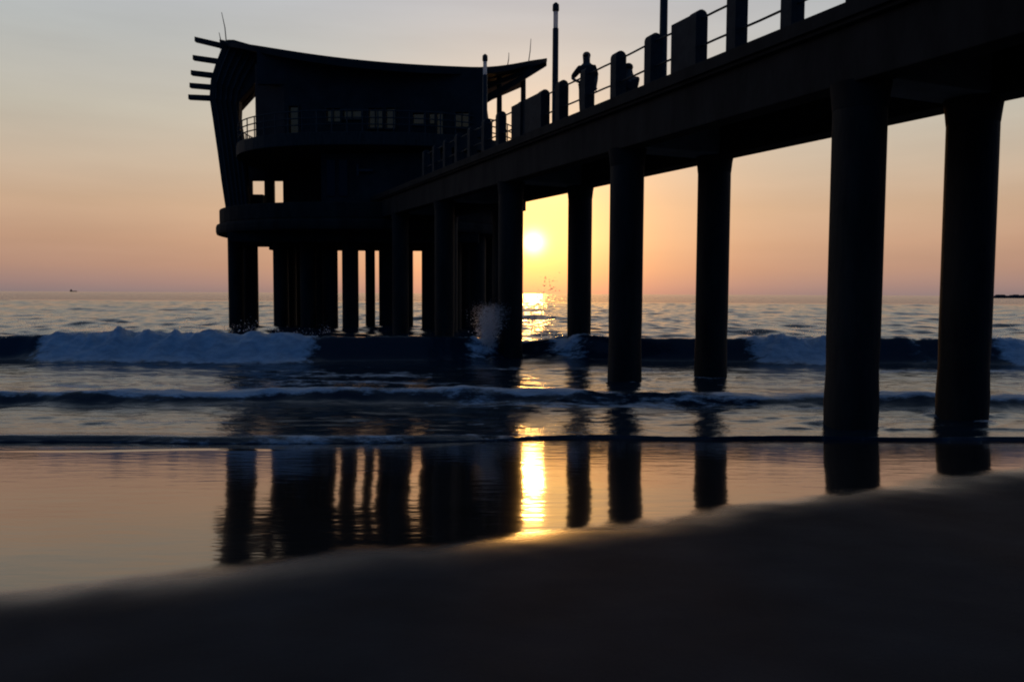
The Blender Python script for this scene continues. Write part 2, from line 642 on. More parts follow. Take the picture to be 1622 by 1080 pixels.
def sea_fun(X, Y):
    wob = 1.1 * (fbm(X * 0.13 + 4, X * 0 + 7.7, 3) - 0.45)
    n1 = fbm(X * 0.8, Y * 0.8, 4)
    n2 = fbm(X * 2.4 + 31, Y * 2.4, 4)
    foam = np.zeros_like(X)
    # open water behind the breaker: chop plus low swells
    dist = sstep(24.5, 34, Y)
    h = chop(X, Y) * (0.12 + 0.88 * dist) * (1 - sstep(150, 178, Y))
    for yc, a, w in ((37, 0.06, 3.0), (47, 0.07, 4.0), (60, 0.09, 5.0), (84, 0.1, 7)):
        yy = yc + 3 * (fbm(X * 0.06 + yc, X * 0 + 1.3, 3) - 0.45) * 2
        h = h + a * np.exp(-((Y - yy) / w) ** 2) * (0.5 + fbm(X * 0.1 + yc, X * 0, 2))
    # main breaker
    yc = 22.1 + wob
    H = 0.62 + 0.36 * (fbm(X * 0.22 + 50, X * 0 + 3, 3) - 0.2)
    H = H * (1 - 0.32 * np.exp(-((X - 0.5) / 1.3) ** 2))
    yc = yc + 1.9 * np.exp(-((X - 0.8) / 2.0) ** 2)
    d = Y - yc
    white = np.zeros_like(X)
    for a, b, s in ((-12.9, -5.4, 1.0), (-1.3, -0.4, 0.75), (1.0, 2.2, 0.7), (6.6, 9.3, 0.95), (10.8, 11.6, 0.5), (13.2, 19, 0.9), (-26, -19.5, 0.6)):
        white = np.maximum(white, s * sstep(a - 0.8, a + 0.7, X) * (1 - sstep(b - 0.7, b + 0.8, X)))
    frontw = 0.38 + 0.35 * white
    prof = np.where(d < 0, np.exp(-(d / frontw) ** 2 * 1.2), np.exp(-(d / 2.6) ** 2))
    h = h + H * prof
    roll = np.exp(-((d + 0.35) / 0.75) ** 2)
    h = h + white * roll * ((n2 - 0.45) * 0.30 + (fbm(X * 7 + 3, Y * 7, 3) - 0.45) * 0.10) + np.exp(-(d / 0.5) ** 2) * (n2 - 0.42) * 0.22 * (0.4 + white)
    foam = np.maximum(foam, white * np.where(d < 0, np.exp(-(d / 1.25) ** 4), np.exp(-(d / 0.7) ** 2)) * 1.25)
    foam = np.maximum(foam, 0.75 * np.exp(-((d - 0.05) / 0.28) ** 2) * (0.35 + 0.9 * fbm(X * 0.5 + 8, X * 0, 3)))
    # foam-streaked water in front of the breaker
    inner = sstep(21.5, 20.0, Y)
    h = h + inner * (n1 - 0.45) * 0.05 + inner * (fbm(X * 1.1 + 70, Y * 3.2, 3) - 0.45) * 0.06 * sstep(10.2, 11.5, Y) + inner * (fbm(X * 2.0 + 33, Y * 6.5, 3) - 0.45) * 0.034 * sstep(10.0, 11.0, Y)
    foam = np.maximum(foam, inner * (0.32 + 1.1 * (fbm(X * 0.35 + 12, Y * 1.2, 4) - 0.42)))
    # second small wave
    yc2 = 13.75 + 0.7 * (fbm(X * 0.2 + 90, X * 0 + 1, 3) - 0.45) - 0.35 * sstep(-3, -6, X)
    d2 = Y - yc2
    H2 = 0.17 + 0.12 * (fbm(X * 0.3 + 20, X * 0 + 9, 3) - 0.4)
    h = h + H2 * np.where(d2 < 0, np.exp(-(d2 / 0.24) ** 2), np.exp(-(d2 / 1.1) ** 2))
    h = h + np.exp(-(d2 / 0.6) ** 2) * (n2 - 0.45) * 0.10
    s2 = 0.62 + 0.9 * (fbm(X * 0.4 + 3, X * 0 + 6, 3) - 0.3)
    foam = np.maximum(foam, s2 * np.where(d2 < 0, np.exp(-((d2 + .02) / 0.2) ** 2), np.exp(-(d2 / 1.0) ** 2)) * 1.2)
    # swash lip on the sand
    ye = edge_line(X)
    de = Y - ye
    thick = 0.011 + 0.086 * sstep(0.8, -1.5, X)
    bh = beach_h(X, Y)
    film = bh + 0.004 + thick * sstep(0.0, 0.22, de) * np.exp(-np.maximum(de, 0) / 1.1)
    h = np.where(de < 0, bh - 0.18, np.maximum(film, h * sstep(0.0, 1.6, de) + 0.0 * X))
    foam = np.where(de < 0, 0, foam)
    foam = np.maximum(foam, 0.62 * np.exp(-((de - 0.30) / 0.35) ** 2) * sstep(0.10, 0.2, de) * sstep(1.0, -2.0, X))
    # broken water round the feet of the columns
    for k in range(0, 4):
        for tt in (0.45, 2.72):
            cs = 12.2 + 6.4 * k + (0.2 if k >= 2 else 0)
            cx, cy = 9.15 - 0.3817 * cs + 0.9243 * tt, 0.9243 * cs + 0.3817 * tt
            rr_ = np.hypot(X - cx, (Y - cy) * 0.8)
            ring = np.exp(-((rr_ - 0.42) / 0.22) ** 2)
            foam = np.maximum(foam, ring * np.clip(2.6 * (n2 - 0.33), 0, 0.8) * (de > 0.3))
            h = h + ring * (n2 - 0.42) * 0.14 * (de > 0.6) + np.exp(-((rr_ - 0.9) / 0.3) ** 2) * 0.02 * (de > 0.6)
    foam = foam * (1 - 0.85 * sstep(24.5, 27, Y))
    return h, np.clip(foam, 0, 1.3)


xa = axis([(0, 13, .07, .08), (13, 40, .09, .4), (40, 130, .45, 2.2)])
sea = grid_object('sea', np.concatenate([-xa[:0:-1], xa]),
                  axis([(9.0, 11.5, .035, .045), (11.5, 25, .05, .065), (25, 60, .09, .3), (60, 180, .35, 1.2)]),
                  sea_fun, M['sea'], ('foam',))
tag(sea, kind='structure')
fb = MB()
fb.add([(-130, 9, -1.9), (130, 9, -1.9), (130, 180, -1.9), (-130, 180, -1.9)], [(0, 1, 2, 3)])
fy = [180, 300, 600, 1500, 4000, 12000]
fx = [-12000, -4000, -1200, -400, -130, 130, 400, 1200, 4000, 12000]
far = grid_object('open_sea', np.array(fx, float), np.array(fy, float), lambda X, Y: (np.where(Y <= 180, 0.0, 0.0) + 0 * X,), M['open_sea'])
tag(far, kind='structure')
side = MB()
for sgn in (-1, 1):
    q = [(130 * sgn, 9.0, 0), (900 * sgn, 9.0, 0), (900 * sgn, 180, 0), (130 * sgn, 180, 0)]
    side.add(q, [(0, 1, 2, 3) if sgn > 0 else (3, 2, 1, 0)])
sd = side.build('sea_beyond', M['open_sea'])
tag(sd, kind='structure')

# ------------------------------------------------------------------ the pier
DX, DY = -0.3817, 0.9243          # along the pier, seawards
NX, NY = 0.9243, 0.3817           # across it, away from the camera
SL = 0.0204                       # the deck climbs slightly seawards
TOP0 = EYE + 3.68                 # deck top at s = 0
T_A, T_B, T_R = 0.45, 2.72, 3.10


def pp(s, t, z):
    """pier coordinates: s along, t across, z relative to the deck top"""
    return Vector((9.15 + DX * s + NX * t, DY * s + NY * t, TOP0 + SL * s + z))


def pbox(mb, s0, s1, t0, t1, z0, z1):
    vs = [pp(s, t, z) for z in (z0, z1) for s, t in ((s0, t0), (s1, t0), (s1, t1), (s0, t1))]
    mb.add(vs, [(0, 1, 2, 3), (7, 6, 5, 4), (0, 4, 5, 1), (1, 5, 6, 2), (2, 6, 7, 3), (3, 7, 4, 0)])
    return mb


pier = empty('pier', pp(12.2, 1.4, 0) * 1.0)
pier.location = (4.5, 11.7, 0)
tag(pier, 'long dark concrete pier on paired round columns running from the beach out over the surf', 'pier')
PINV = Matrix.Translation(-Vector(pier.location))


def pchild(mb, name, mat, **kw):
    mb.v = [tuple(PINV @ Vector(v)) for v in mb.v]
    return mb.build(name, mat, pier, **kw)


S0, S1 = -9.0, 42.0
mb = MB()
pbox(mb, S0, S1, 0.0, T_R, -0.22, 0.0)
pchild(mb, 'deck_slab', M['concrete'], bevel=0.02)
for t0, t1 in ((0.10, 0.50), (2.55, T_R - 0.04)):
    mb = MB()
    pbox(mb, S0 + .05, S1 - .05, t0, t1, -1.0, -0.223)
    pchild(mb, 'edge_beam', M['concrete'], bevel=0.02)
mb = MB()
pbox(mb, S0, S1, -0.06, -0.003, -0.16, 0.05)
pchild(mb, 'kerb', M['concrete'], bevel=0.01)
RC = 0.365
for k in range(-1, 5):
    s = 12.2 + 6.4 * k + (0.2 if k >= 2 else 0)
    mb = MB()
    pbox(mb, s - 0.42, s + 0.42, 0.503, 2.547, -0.95, -0.223)
    pchild(mb, 'crosshead', M['lit_concrete'], bevel=0.02)
    for tt in (T_A, T_B):
        # haunch below the crosshead
        mb = MB()
        c0 = pp(s, tt, -0.962)
        zt = c0.z
        mb.tube([(c0.x, c0.y, zt - 0.36), (c0.x, c0.y, zt - 0.12), (c0.x, c0.y, zt)], [RC + .003, RC + .03, RC + .05], 32)
        cap = pchild(mb, 'column_collar', M['concrete'], smooth=True)
        mb = MB()
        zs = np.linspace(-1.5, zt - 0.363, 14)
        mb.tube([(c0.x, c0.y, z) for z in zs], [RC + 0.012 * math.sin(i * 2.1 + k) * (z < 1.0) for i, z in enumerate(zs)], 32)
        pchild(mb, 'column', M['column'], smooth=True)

# platform at the head of the pier
PC = (-7.7, 43.0)


def ell(cx, cy, a, b, z, n=56, pw=2.4):
    out = []
    for i in range(n):
        th = 2 * math.pi * i / n
        c, s = math.cos(th), math.sin(th)
        r = (abs(c) ** pw + abs(s) ** pw) ** (-1 / pw)
        out.append((cx + a * r * c, cy + b * r * s, z))
    return out


mb = MB()
mb.prism(ell(*PC, 7.62, 6.1, 5.32, pw=2.15), (0, 0, 0.74))
pchild(mb, 'platform_slab', M['concrete'], bevel=0.05)
mb = MB()
mb.prism(ell(*PC, 7.8, 6.25, 4.78, pw=2.15), (0, 0, 0.536))
pchild(mb, 'platform_edge', M['concrete'], bevel=0.16)
for y in (39.0, 43.0, 46.5):
    mb = MB()
    hw = 7.6 * (1 - ((y - 43) / 7.6) ** 2) ** 0.5
    mb.box((PC[0] - hw + 0.4, y - 0.35, 4.33), (PC[0] + hw - 0.4, y + 0.35, 4.777))
    pchild(mb, 'platform_beam', M['concrete'], bevel=0.02)
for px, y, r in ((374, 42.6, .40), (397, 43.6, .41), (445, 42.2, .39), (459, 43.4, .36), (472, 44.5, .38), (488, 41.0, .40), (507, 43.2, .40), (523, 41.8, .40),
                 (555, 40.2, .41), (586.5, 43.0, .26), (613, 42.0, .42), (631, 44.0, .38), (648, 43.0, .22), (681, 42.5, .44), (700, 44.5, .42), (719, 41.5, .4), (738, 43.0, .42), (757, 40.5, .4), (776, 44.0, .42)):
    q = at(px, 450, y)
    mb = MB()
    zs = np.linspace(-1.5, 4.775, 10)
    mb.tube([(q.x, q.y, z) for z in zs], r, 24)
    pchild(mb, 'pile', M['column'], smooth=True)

# ------------------------------------------------------------------ railing along the near edge
rail = empty('railing', pp(18, 0.15, 0))
tag(rail, 'concrete post and steel pipe railing along the near edge of the pier deck', 'railing')
RINV = Matrix.Translation(-Vector(rail.location))
post_s = [10.7, 12.0, 13.3, 14.62, 15.72, 17.2, 18.55, 19.95, 21.28, 22.35, 23.7, 25.3, 26.5, 27.8, 29.1, 30.4, 31.7, 33.0]
RAILT = 0.17
ang = math.atan2(DX, DY)
proto = None
for s in post_s:
    base = pp(s, RAILT, 0)
    if proto is None:
        mb = MB()
        R = Matrix.Rotation(-ang, 4, 'Z')
        w = 0.125
        # square post with a rounded top
        prof = [(-w, 0.0), (w, 0.0), (w, 0.93)]
        for i in range(1, 8):
            a = math.pi * i / 8
            prof.append((w * math.cos(a), 0.93 + 0.125 * math.sin(a)))
        prof.append((-w, 0.93))
        mb.prism([R @ Vector((x, -w, z)) for x, z in prof], R @ Vector((0, 2 * w, 0)))
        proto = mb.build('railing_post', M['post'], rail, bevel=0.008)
        o = proto
    else:
        o = proto.copy()
        COL.objects.link(o)
        o.parent = rail
    o.location = RINV @ base
for hz in (0.42, 0.90):
    mb = MB()
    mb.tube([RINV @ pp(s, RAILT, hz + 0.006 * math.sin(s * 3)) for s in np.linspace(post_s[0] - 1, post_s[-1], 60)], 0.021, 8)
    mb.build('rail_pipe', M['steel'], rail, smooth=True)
for s0, s1 in ((15.86, 16.5), (22.5, 24.4)):
    mb = MB()
    vs = pbox(MB(), s0, s1, RAILT - 0.055, RAILT + 0.055, 0.06, 1.03)
    vs.v = [tuple(RINV @ Vector(v)) for v in vs.v]
    vs.build('infill_panel', M['post'], rail, bevel=0.02)

# ------------------------------------------------------------------ lamp posts
lamp = empty('lamp_post', pp(16.85, 0.36, 0))
mb = MB()
mb.tube([(0, 0, 0), (0, 0, 0.02), (0, 0, 0.05)], [0.14, 0.14, 0.10], 16)
mb.build('base_plate', M['steel'], lamp, smooth=True)
mb = MB()
mb.tube([(0, 0, 0.05), (0, 0, 1.2), (0, 0, 2.54)], [0.08, 0.078, 0.075], 20)
mb.build('pole', M['steel'], lamp, smooth=True)
mb = MB()
mb.tube([(0, 0, 2.54), (0, 0, 2.95)], [0.06, 0.06], 20)
mb.build('lantern', M['acrylic'], lamp, smooth=True)
mb = MB()
mb.tube([(0, 0, 2.95), (0, 0, 2.99), (0, 0, 3.13), (0, 0, 3.18)], [0.06, 0.085, 0.08, 0.03], 20)
mb.build('lamp_cap', M['steel'], lamp, smooth=True)
lamps = [(17.13, 0.36, 'tall lamp post whose head is cut off by the top of the photo'),
         (22.06, 0.36, 'slim lamp post with frosted lantern and dark cap near the standing person'),
         (27.15, 0.36, 'farthest lamp post with frosted lantern in front of the restaurant roof')]
for i, (s, tt, lab) in enumerate(lamps):
    o = lamp if i == 0 else copy_tree(lamp)
    o.location = pp(s, tt, 0)
    tag(o, lab, 'lamp post', 'lamp posts along the pier railing')

# ------------------------------------------------------------------ restaurant on the pier head
rest = empty('pier_restaurant', (PC[0], PC[1], 6.06))
tag(rest, 'dark two storey pier restaurant with sagging boat-like roof and louvre fins at its seaward end', 'restaurant')
BINV = Matrix.Translation(-Vector(rest.location))


def rchild(mb, name, mat, parent=None, **kw):
    mb.v = [tuple(BINV @ Vector(v)) for v in mb.v]
    o = mb.build(name, mat, rest if parent is None else parent, **kw)
    return o


# lower storey
mb = MB()
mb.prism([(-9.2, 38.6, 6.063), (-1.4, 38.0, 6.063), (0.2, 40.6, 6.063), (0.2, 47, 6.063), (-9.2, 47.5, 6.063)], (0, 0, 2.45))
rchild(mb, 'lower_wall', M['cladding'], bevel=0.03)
for x0, x1 in ((-8.9, -8.5), (-8.3, -7.9), (-3.9, -3.1)):
    yy = 38.6 - 0.6 * (x0 + 9.2) / 7.8 - 0.05
    mb = MB()
    mb.box((x0, yy - 0.03, 6.5), (x1, yy + 0.035, 8.2))
    f_ = rchild(mb, 'lower_window', M['dark_glass'])
# open terrace on the seaward side: a screen with openings, posts in front
hl0, hl1 = at(400, 300, 45), at(449, 300, 45)
zt, zb = at(420, 287, 45).z, at(420, 326, 45).z
mb = MB()
mb.box((-15.1, 44.9, 6.063), (hl0.x, 45.1, 9.3))
mb.box((hl1.x, 44.9, 6.063), (-9.25, 45.1, 8.63))
mb.box((hl0.x, 44.9, zt), (hl1.x, 45.1, 9.3))
mb.box((hl0.x, 44.9, 6.063), (hl1.x, 45.1, zb))
rchild(mb, 'terrace_screen', M['timber'])
for px in (423.5, 430.5):
    q = at(px, 300, 44.7)
    mb = MB()
    mb.box((q.x - 0.14, 44.6, 6.063), (q.x + 0.14, 44.85, 8.6))
    rchild(mb, 'terrace_post', M['timber'])
q = at(403, 318, 43.8)
mb = MB()
mb.box((q.x - 0.5, 43.5, 6.063), (q.x + 0.55, 44.3, at(403, 309, 43.8).z))
rchild(mb, 'terrace_counter', M['timber'], bevel=0.02)

# upper floor with its balustrade
mb = MB()
mb.prism(ell(-6.9, 42.6, 7.3, 5.7, 8.64), (0, 0, 0.6))
fl = rchild(mb, 'upper_floor', M['timber'], bevel=0.04)
rim = ell(-6.9, 42.6, 7.2, 5.6, 9.24, 64)
for i, (x, y, z) in enumerate(rim):
    if 30 <= i <= 62:
        mb = MB()
        mb.tube([(x, y, z), (x, y, z + 0.95)], 0.03, 6)
        rchild(mb, 'baluster', M['steel'])
for hz in (0.35, 0.65, 0.97):
    mb = MB()
    mb.tube([(x, y, z + hz) for i, (x, y, z) in enumerate(rim) if 30 <= i <= 62], 0.03, 6)
    rchild(mb, 'handrail', M['steel'], smooth=True)

# upper storey walls and window band
UW = [(-12.75, 40.0), (-11.0, 38.9), (-1.4, 38.1), (-0.9, 46), (-12.75, 46)]
WINS = ((455, 470, 166, 212), (516, 538, 171, 192), (543, 572, 174, 188), (584, 606, 172, 203),
        (612, 626, 172, 204), (655, 672, 181, 198), (681, 689, 181, 198), (693, 702, 181, 220), (722, 743, 181, 204))


def wall_y(x):
    return 38.9 - 0.8 * (x + 11.0) / 9.6


def wall_piece(mb, x0, x1, z0, z1):
    mb.prism([(x0, wall_y(x0), z0), (x1, wall_y(x1), z0), (x1, wall_y(x1), z1), (x0, wall_y(x0), z1)], (0, 0.22, 0))


rects = []
for px0, px1, py0, py1 in WINS:
    a = at(px0, py0, 38.5)
    b = at(px1, py1, 38.5)
    rects.append((a.x, b.x, b.z, a.z))
mb = MB()
x = -11.0
for x0, x1, z0, z1 in rects:
    wall_piece(mb, x, x0, 9.243, 11.843)
    wall_piece(mb, x0, x1, 9.243, z0)
    wall_piece(mb, x0, x1, z1, 11.843)
    x = x1
wall_piece(mb, x, -1.4, 9.243, 11.843)
mb.prism([(-12.75, 40.0, 9.243), (-11.003, wall_y(-11.003), 9.243), (-11.003, wall_y(-11.003), 13.0), (-12.75, 40.0, 13.1)], (0, 0.22, 0))
mb.box((-12.75, 40.225, 9.243), (-12.55, 46, 10.4))
mb.box((-1.6, 38.33, 9.243), (-1.4, 46, 11.843))
mb.box((-12.55, 45.8, 9.243), (-1.6, 46.0, 10.2))
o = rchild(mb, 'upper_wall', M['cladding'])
for (x0, x1, z0, z1) in rects:
    y0, y1 = wall_y(x0) + .06, wall_y(x1) + .06
    mb = MB()
    mb.prism([(x0 + .003, y0, z0 + .003), (x1 - .003, y1, z0 + .003), (x1 - .003, y1, z1 - .003), (x0 + .003, y0, z1 - .003)], (0, 0.03, 0))
    w_ = rchild(mb, 'upper_window', M['glass'])
    mb = MB()
    e = 0.07
    yf = min(y0, y1) - 0.16
    for (xa_, xb_, za, zb_) in ((x0 - e, x1 + e, z1, z1 + e), (x0 - e, x1 + e, z0 - e, z0), (x0 - e, x0, z0 + .002, z1 - .002), (x1, x1 + e, z0 + .002, z1 - .002)):
        mb.box((xa_, yf, za), (xb_, yf + 0.14, zb_))
    if x1 - x0 > 0.55:
        mb.box(((x0 + x1) / 2 - .03, yf + .02, z0 + .002), ((x0 + x1) / 2 + .03, yf + .12, z1 - .002))
    rchild(mb, 'window_frame', M['timber'], w_)

# added bracket shape standing in for an unreadable mark on the lower wall
q = at(565, 271, 38.2)
mb = MB()
mb.box((q.x, 38.15, q.z - .22), (q.x + .1, 38.30, q.z + .3))
mb.box((q.x + .1, 38.18, q.z - .02), (q.x + .75, 38.26, q.z + .1))
rchild(mb, 'wall_mark', M['steel'])

# roof: a sheet that sags like a hammock between the raised ends
RX0, RX1 = -14.9, 1.75


def roof_z(x):
    return 12.45 + 0.0200 * (x + 4.4) ** 2 + 0.85 * max(0.0, (x + 2) / 3.75) ** 2


mb = MB()
nu, nv = 40, 10
top, bot = [], []
for i in range(nu + 1):
    u = i / nu
    x = RX0 + (RX1 - RX0) * u
    half = 5.4 * max(0.02, (1 - (2 * u - 1) ** 2)) ** 0.55
    half = max(half, 1.6 * (1 - u) ** 0.3 if u < 0.5 else 0.25)
    for j in range(nv + 1):
        v = j / nv * 2 - 1
        y = 42.8 + half * v
        z = roof_z(x) + 0.10 * (1 - v * v) + 0.45 * (v + 1) * min(1.0, half / 3.0)
        th = 0.16 + 0.22 * (1 - abs(2 * u - 1) ** 3)
        top.append((x, y, z))
        bot.append((x, y, z - th))
vs = top + bot
nt_ = len(top)
fs = []
W = nv + 1
for i in range(nu):
    for j in range(nv):
        a = i * W + j
        fs.append((a, a + W, a + W + 1, a + 1))
        fs.append((a + nt_, a + 1 + nt_, a + W + 1 + nt_, a + W + nt_))
for i in range(nu):
    a = i * W
    fs.append((a, a + nt_, a + W + nt_, a + W))
    b = i * W + nv
    fs.append((b, b + W, b + W + nt_, b + nt_))
for j in range(nv):
    fs.append((j, j + 1, j + 1 + nt_, j + nt_))
    a = nu * W + j
    fs.append((a, a + nt_, a + 1 + nt_, a + 1))
mb.add(vs, fs)
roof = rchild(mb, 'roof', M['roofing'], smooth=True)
# upper walls carry on up to the roof
n = 30
xs = np.linspace(-12.3, -1.4, n)
for y0, y1 in ((38.35, 38.6),):
    mb = MB()
    for i in range(n - 1):
        a, b = xs[i], xs[i + 1]
        yo = (wall_y(max(a, -11)) - 38.35) if y0 < 40 else 0
        mb.prism([(a, y0 + yo, 11.846), (b, y0 + yo, 11.846), (b, y0 + yo, roof_z(b) - .2), (a, y0 + yo, roof_z(a) - .2)], (0, y1 - y0, 0))
    rchild(mb, 'eaves_wall', M['cladding'])
# raking rafters that fan out from the shoreward tip to the wall, and the boarded soffit over them
for y in (40.6, 43.2):
    for pyw, thick in ((121, 0.34), (139, 0.26), (160, 0.40)):
        tip = at(866, 101, y)
        wal = at(764, pyw, y)
        mb = MB()
        mb.prism([tip + Vector((0, 0, .07)), tip - Vector((0, 0, .07)), wal - Vector((0, 0, thick / 2)), wal + Vector((0, 0, thick / 2))], (0, 0.22, 0))
        rchild(mb, 'rafter', M['timber'])
mb = MB()
for y in np.arange(40.9, 43.1, 0.31):
    mb.prism([(-1.37, y, 12.12), (0.6, y, roof_z(0.6) - .40), (0.6, y, roof_z(0.6) - .36), (-1.37, y, 12.17)], (0, 0.29, 0))
rchild(mb, 'soffit', M['soffit'])
for px, y, py0, py1 in ((791, 41.0, 122, 236), (829, 42.0, 124, 190)):
    a = at(px, py0, y)
    b = at(px, py1, y)
    mb = MB()
    mb.tube([(b.x, y, 6.2), (a.x, y, a.z)], [0.16, 0.13], 12)
    rchild(mb, 'canopy_post', M['timber'], smooth=True)

# raking frames at the seaward end
outl = [(362, 337), (355, 290), (349, 245), (341, 190), (336, 158), (338, 130), (346, 104), (356, 78), (364, 67), (374, 67), (420, 80),
        (428, 96), (404, 140), (383, 163), (382, 190), (386, 212), (392, 260), (398, 337)]
for k, (y, dy) in enumerate(((41.6, 0.5), (43.4, 0.5))):
    mb = MB()
    sc_ = 1.0
    pts = [at(px, py, 42.0) for px, py in outl]
    mb.prism([(q.x + 0.15 * k - (0.75 * k if 8 < i_ else 0), y, q.z if q.z > 6.1 else 6.063) for i_, q in enumerate(pts)], (0, dy, 0))
    rchild(mb, 'raking_frame', M['timber'], bevel=0.03)
for (x0, y0), (x1, y1) in (((308, 62), (372, 77)), ((305, 91), (360, 99)), ((302, 115), (352, 121)), ((300, 135), (348, 139)), ((298, 153.5), (345, 155.5))):
    a = at(x0, y0, 42.2)
    b = at(x1, y1, 42.2)
    d = (b - a)
    mb = MB()
    mb.prism([a + Vector((0, 0, .12)), a - Vector((0, 0, .12)), b - Vector((0, 0, .13)), b + Vector((0, 0, .13))], (0, 0.26, 0))
    rchild(mb, 'louvre_fin', M['timber'])
# cladding that closes the end between the two frames
mb = MB()
pts = [at(px, py, 42.0) for px, py in outl[:10]]
for i in range(len(pts) - 1):
    a, b = pts[i], pts[i + 1]
    mb.prism([(a.x + .05, 42.103, max(a.z, 6.063)), (b.x + .05, 42.103, b.z), (b.x + .2, 42.103, b.z), (a.x + .2, 42.103, max(a.z, 6.063))], (0, 1.294, 0))
rchild(mb, 'end_cladding', M['cladding'])
# battens up the raking end
for j in range(5):
    f_ = 0.12 + 0.17 * j
    mb = MB()
    pts = []
    for (lx, ly), (rx, ry) in zip(outl[0:9], [(398, 337), (395, 290), (391, 245), (386, 200), (383, 165), (388, 150), (398, 130), (412, 108), (418, 92)]):
        q = at(lx + (rx - lx) * f_, ly + (ry - ly) * f_ - 2, 41.52)
        pts.append((q.x, 41.52, max(q.z, 6.07)))
    mb.tube(pts, 0.045, 6)
    rchild(mb, 'batten', M['steel'], smooth=True)
# whip aerials on the roof
for p0, p1, y in (((359, 68), (351, 20), 42), ((349, 72), (347, 52), 42), ((836, 101), (841, 62), 42), ((803, 104), (806, 84), 42)):
    a = at(*p0, y)
    b = at(*p1, y)
    mb = MB()
    mid = (a + b) / 2 + Vector((0.04, 0, 0))
    mb.tube([a - Vector((0, 0, .2)), mid, b], [0.03, 0.025, 0.015], 6)
    rchild(mb, 'aerial', M['steel'], smooth=True)


# ------------------------------------------------------------------ people on the pier
def skinned(name, joints, edges, mat, parent, sub=2):
    """joints: name -> ((x,y,z), radius). One continuous surface grown on the skeleton."""
    keys = list(joints)
    me = bpy.data.meshes.new(name)
    me.from_pydata([joints[k][0] for k in keys], [(keys.index(a), keys.index(b)) for a, b in edges], [])
    o = bpy.data.objects.new(name, me)
    COL.objects.link(o)
    o.modifiers.new('skin', 'SKIN')
    sv = me.skin_vertices[0].data
    for i, k in enumerate(keys):
        r = joints[k][1]
        sv[i].radius = r if isinstance(r, tuple) else (r, r)
        sv[i].use_root = (i == 0)
    o.modifiers.new('smooth', 'SUBSURF').levels = sub
    o.modifiers['smooth'].render_levels = sub
    dg = bpy.context.evaluated_depsgraph_get()
    me2 = bpy.data.meshes.new_from_object(o.evaluated_get(dg))
    me2.name = name
    COL.objects.unlink(o)
    bpy.data.objects.remove(o)
    me2.materials.clear()
    me2.materials.append(mat)
    me2.shade_smooth()
    r = bpy.data.objects.new(name, me2)
    COL.objects.link(r)
    r.parent = parent
    return r


def make_person(name_label, loc, rz, J, shirt, trousers, hair_pts):
    root = empty('person', loc, rz)
    tag(root, name_label, 'person')
    E_ = [('pel', 'spine'), ('spine', 'chest'), ('chest', 'neck'), ('neck', 'jaw'), ('jaw', 'skull'), ('skull', 'crown'), ('jaw', 'nose')]
    for s in 'LR':
        E_ += [('pel', 'hip' + s), ('hip' + s, 'knee' + s), ('knee' + s, 'ank' + s), ('ank' + s, 'toe' + s),
               ('chest', 'sho' + s), ('sho' + s, 'elb' + s), ('elb' + s, 'wri' + s), ('wri' + s, 'palm' + s)]
    JJ = {k: (Vector(v[0]), v[1]) for k, v in J.items()}
    for s in 'LR':
        w, pm = JJ['wri' + s][0], JJ['palm' + s][0]
        d = (pm - w).normalized()
        side_ = d.cross(Vector((0, 1, 0.2))).normalized()
        nor = d.cross(side_).normalized()
        for i, (off, ln) in enumerate(((-.03, .065), (-.01, .075), (.01, .07), (.03, .055))):
            b0 = pm + side_ * off + d * 0.015
            JJ['f%d%s' % (i, s)] = (b0 + d * ln * .5, 0.010)
            JJ['g%d%s' % (i, s)] = (b0 + d * ln * .85 + nor * ln * .45, 0.008)
            E_ += [('palm' + s, 'f%d%s' % (i, s)), ('f%d%s' % (i, s), 'g%d%s' % (i, s))]
        JJ['th' + s] = (w * .5 + pm * .5 + side_ * .05 + d * .02, 0.011)
        E_ += [('palm' + s, 'th' + s)]
    skinned('body', JJ, E_, M['skin'], root, 1)
    inf = lambda ks, g: {k: (JJ[k][0], tuple(c + g for c in JJ[k][1]) if isinstance(JJ[k][1], tuple) else JJ[k][1] + g) for k in ks}
    skinned('shirt', inf(['chest', 'spine', 'pel', 'shoL', 'elbL', 'shoR', 'elbR'], 0.018),
            [('chest', 'spine'), ('spine', 'pel'), ('chest', 'shoL'), ('shoL', 'elbL'), ('chest', 'shoR'), ('shoR', 'elbR')], shirt, root)
    skinned('trousers', inf(['pel', 'hipL', 'kneeL', 'ankL', 'hipR', 'kneeR', 'ankR'], 0.02),
            [('pel', 'hipL'), ('hipL', 'kneeL'), ('kneeL', 'ankL'), ('pel', 'hipR'), ('hipR', 'kneeR'), ('kneeR', 'ankR')], trousers, root)
    hp = {('h%d' % i): (Vector(p_), r_) for i, (p_, r_) in enumerate(hair_pts)}
    skinned('hair', hp, [('h%d' % i, 'h%d' % (i + 1)) for i in range(len(hair_pts) - 1)], M['hair'], root)
    return root


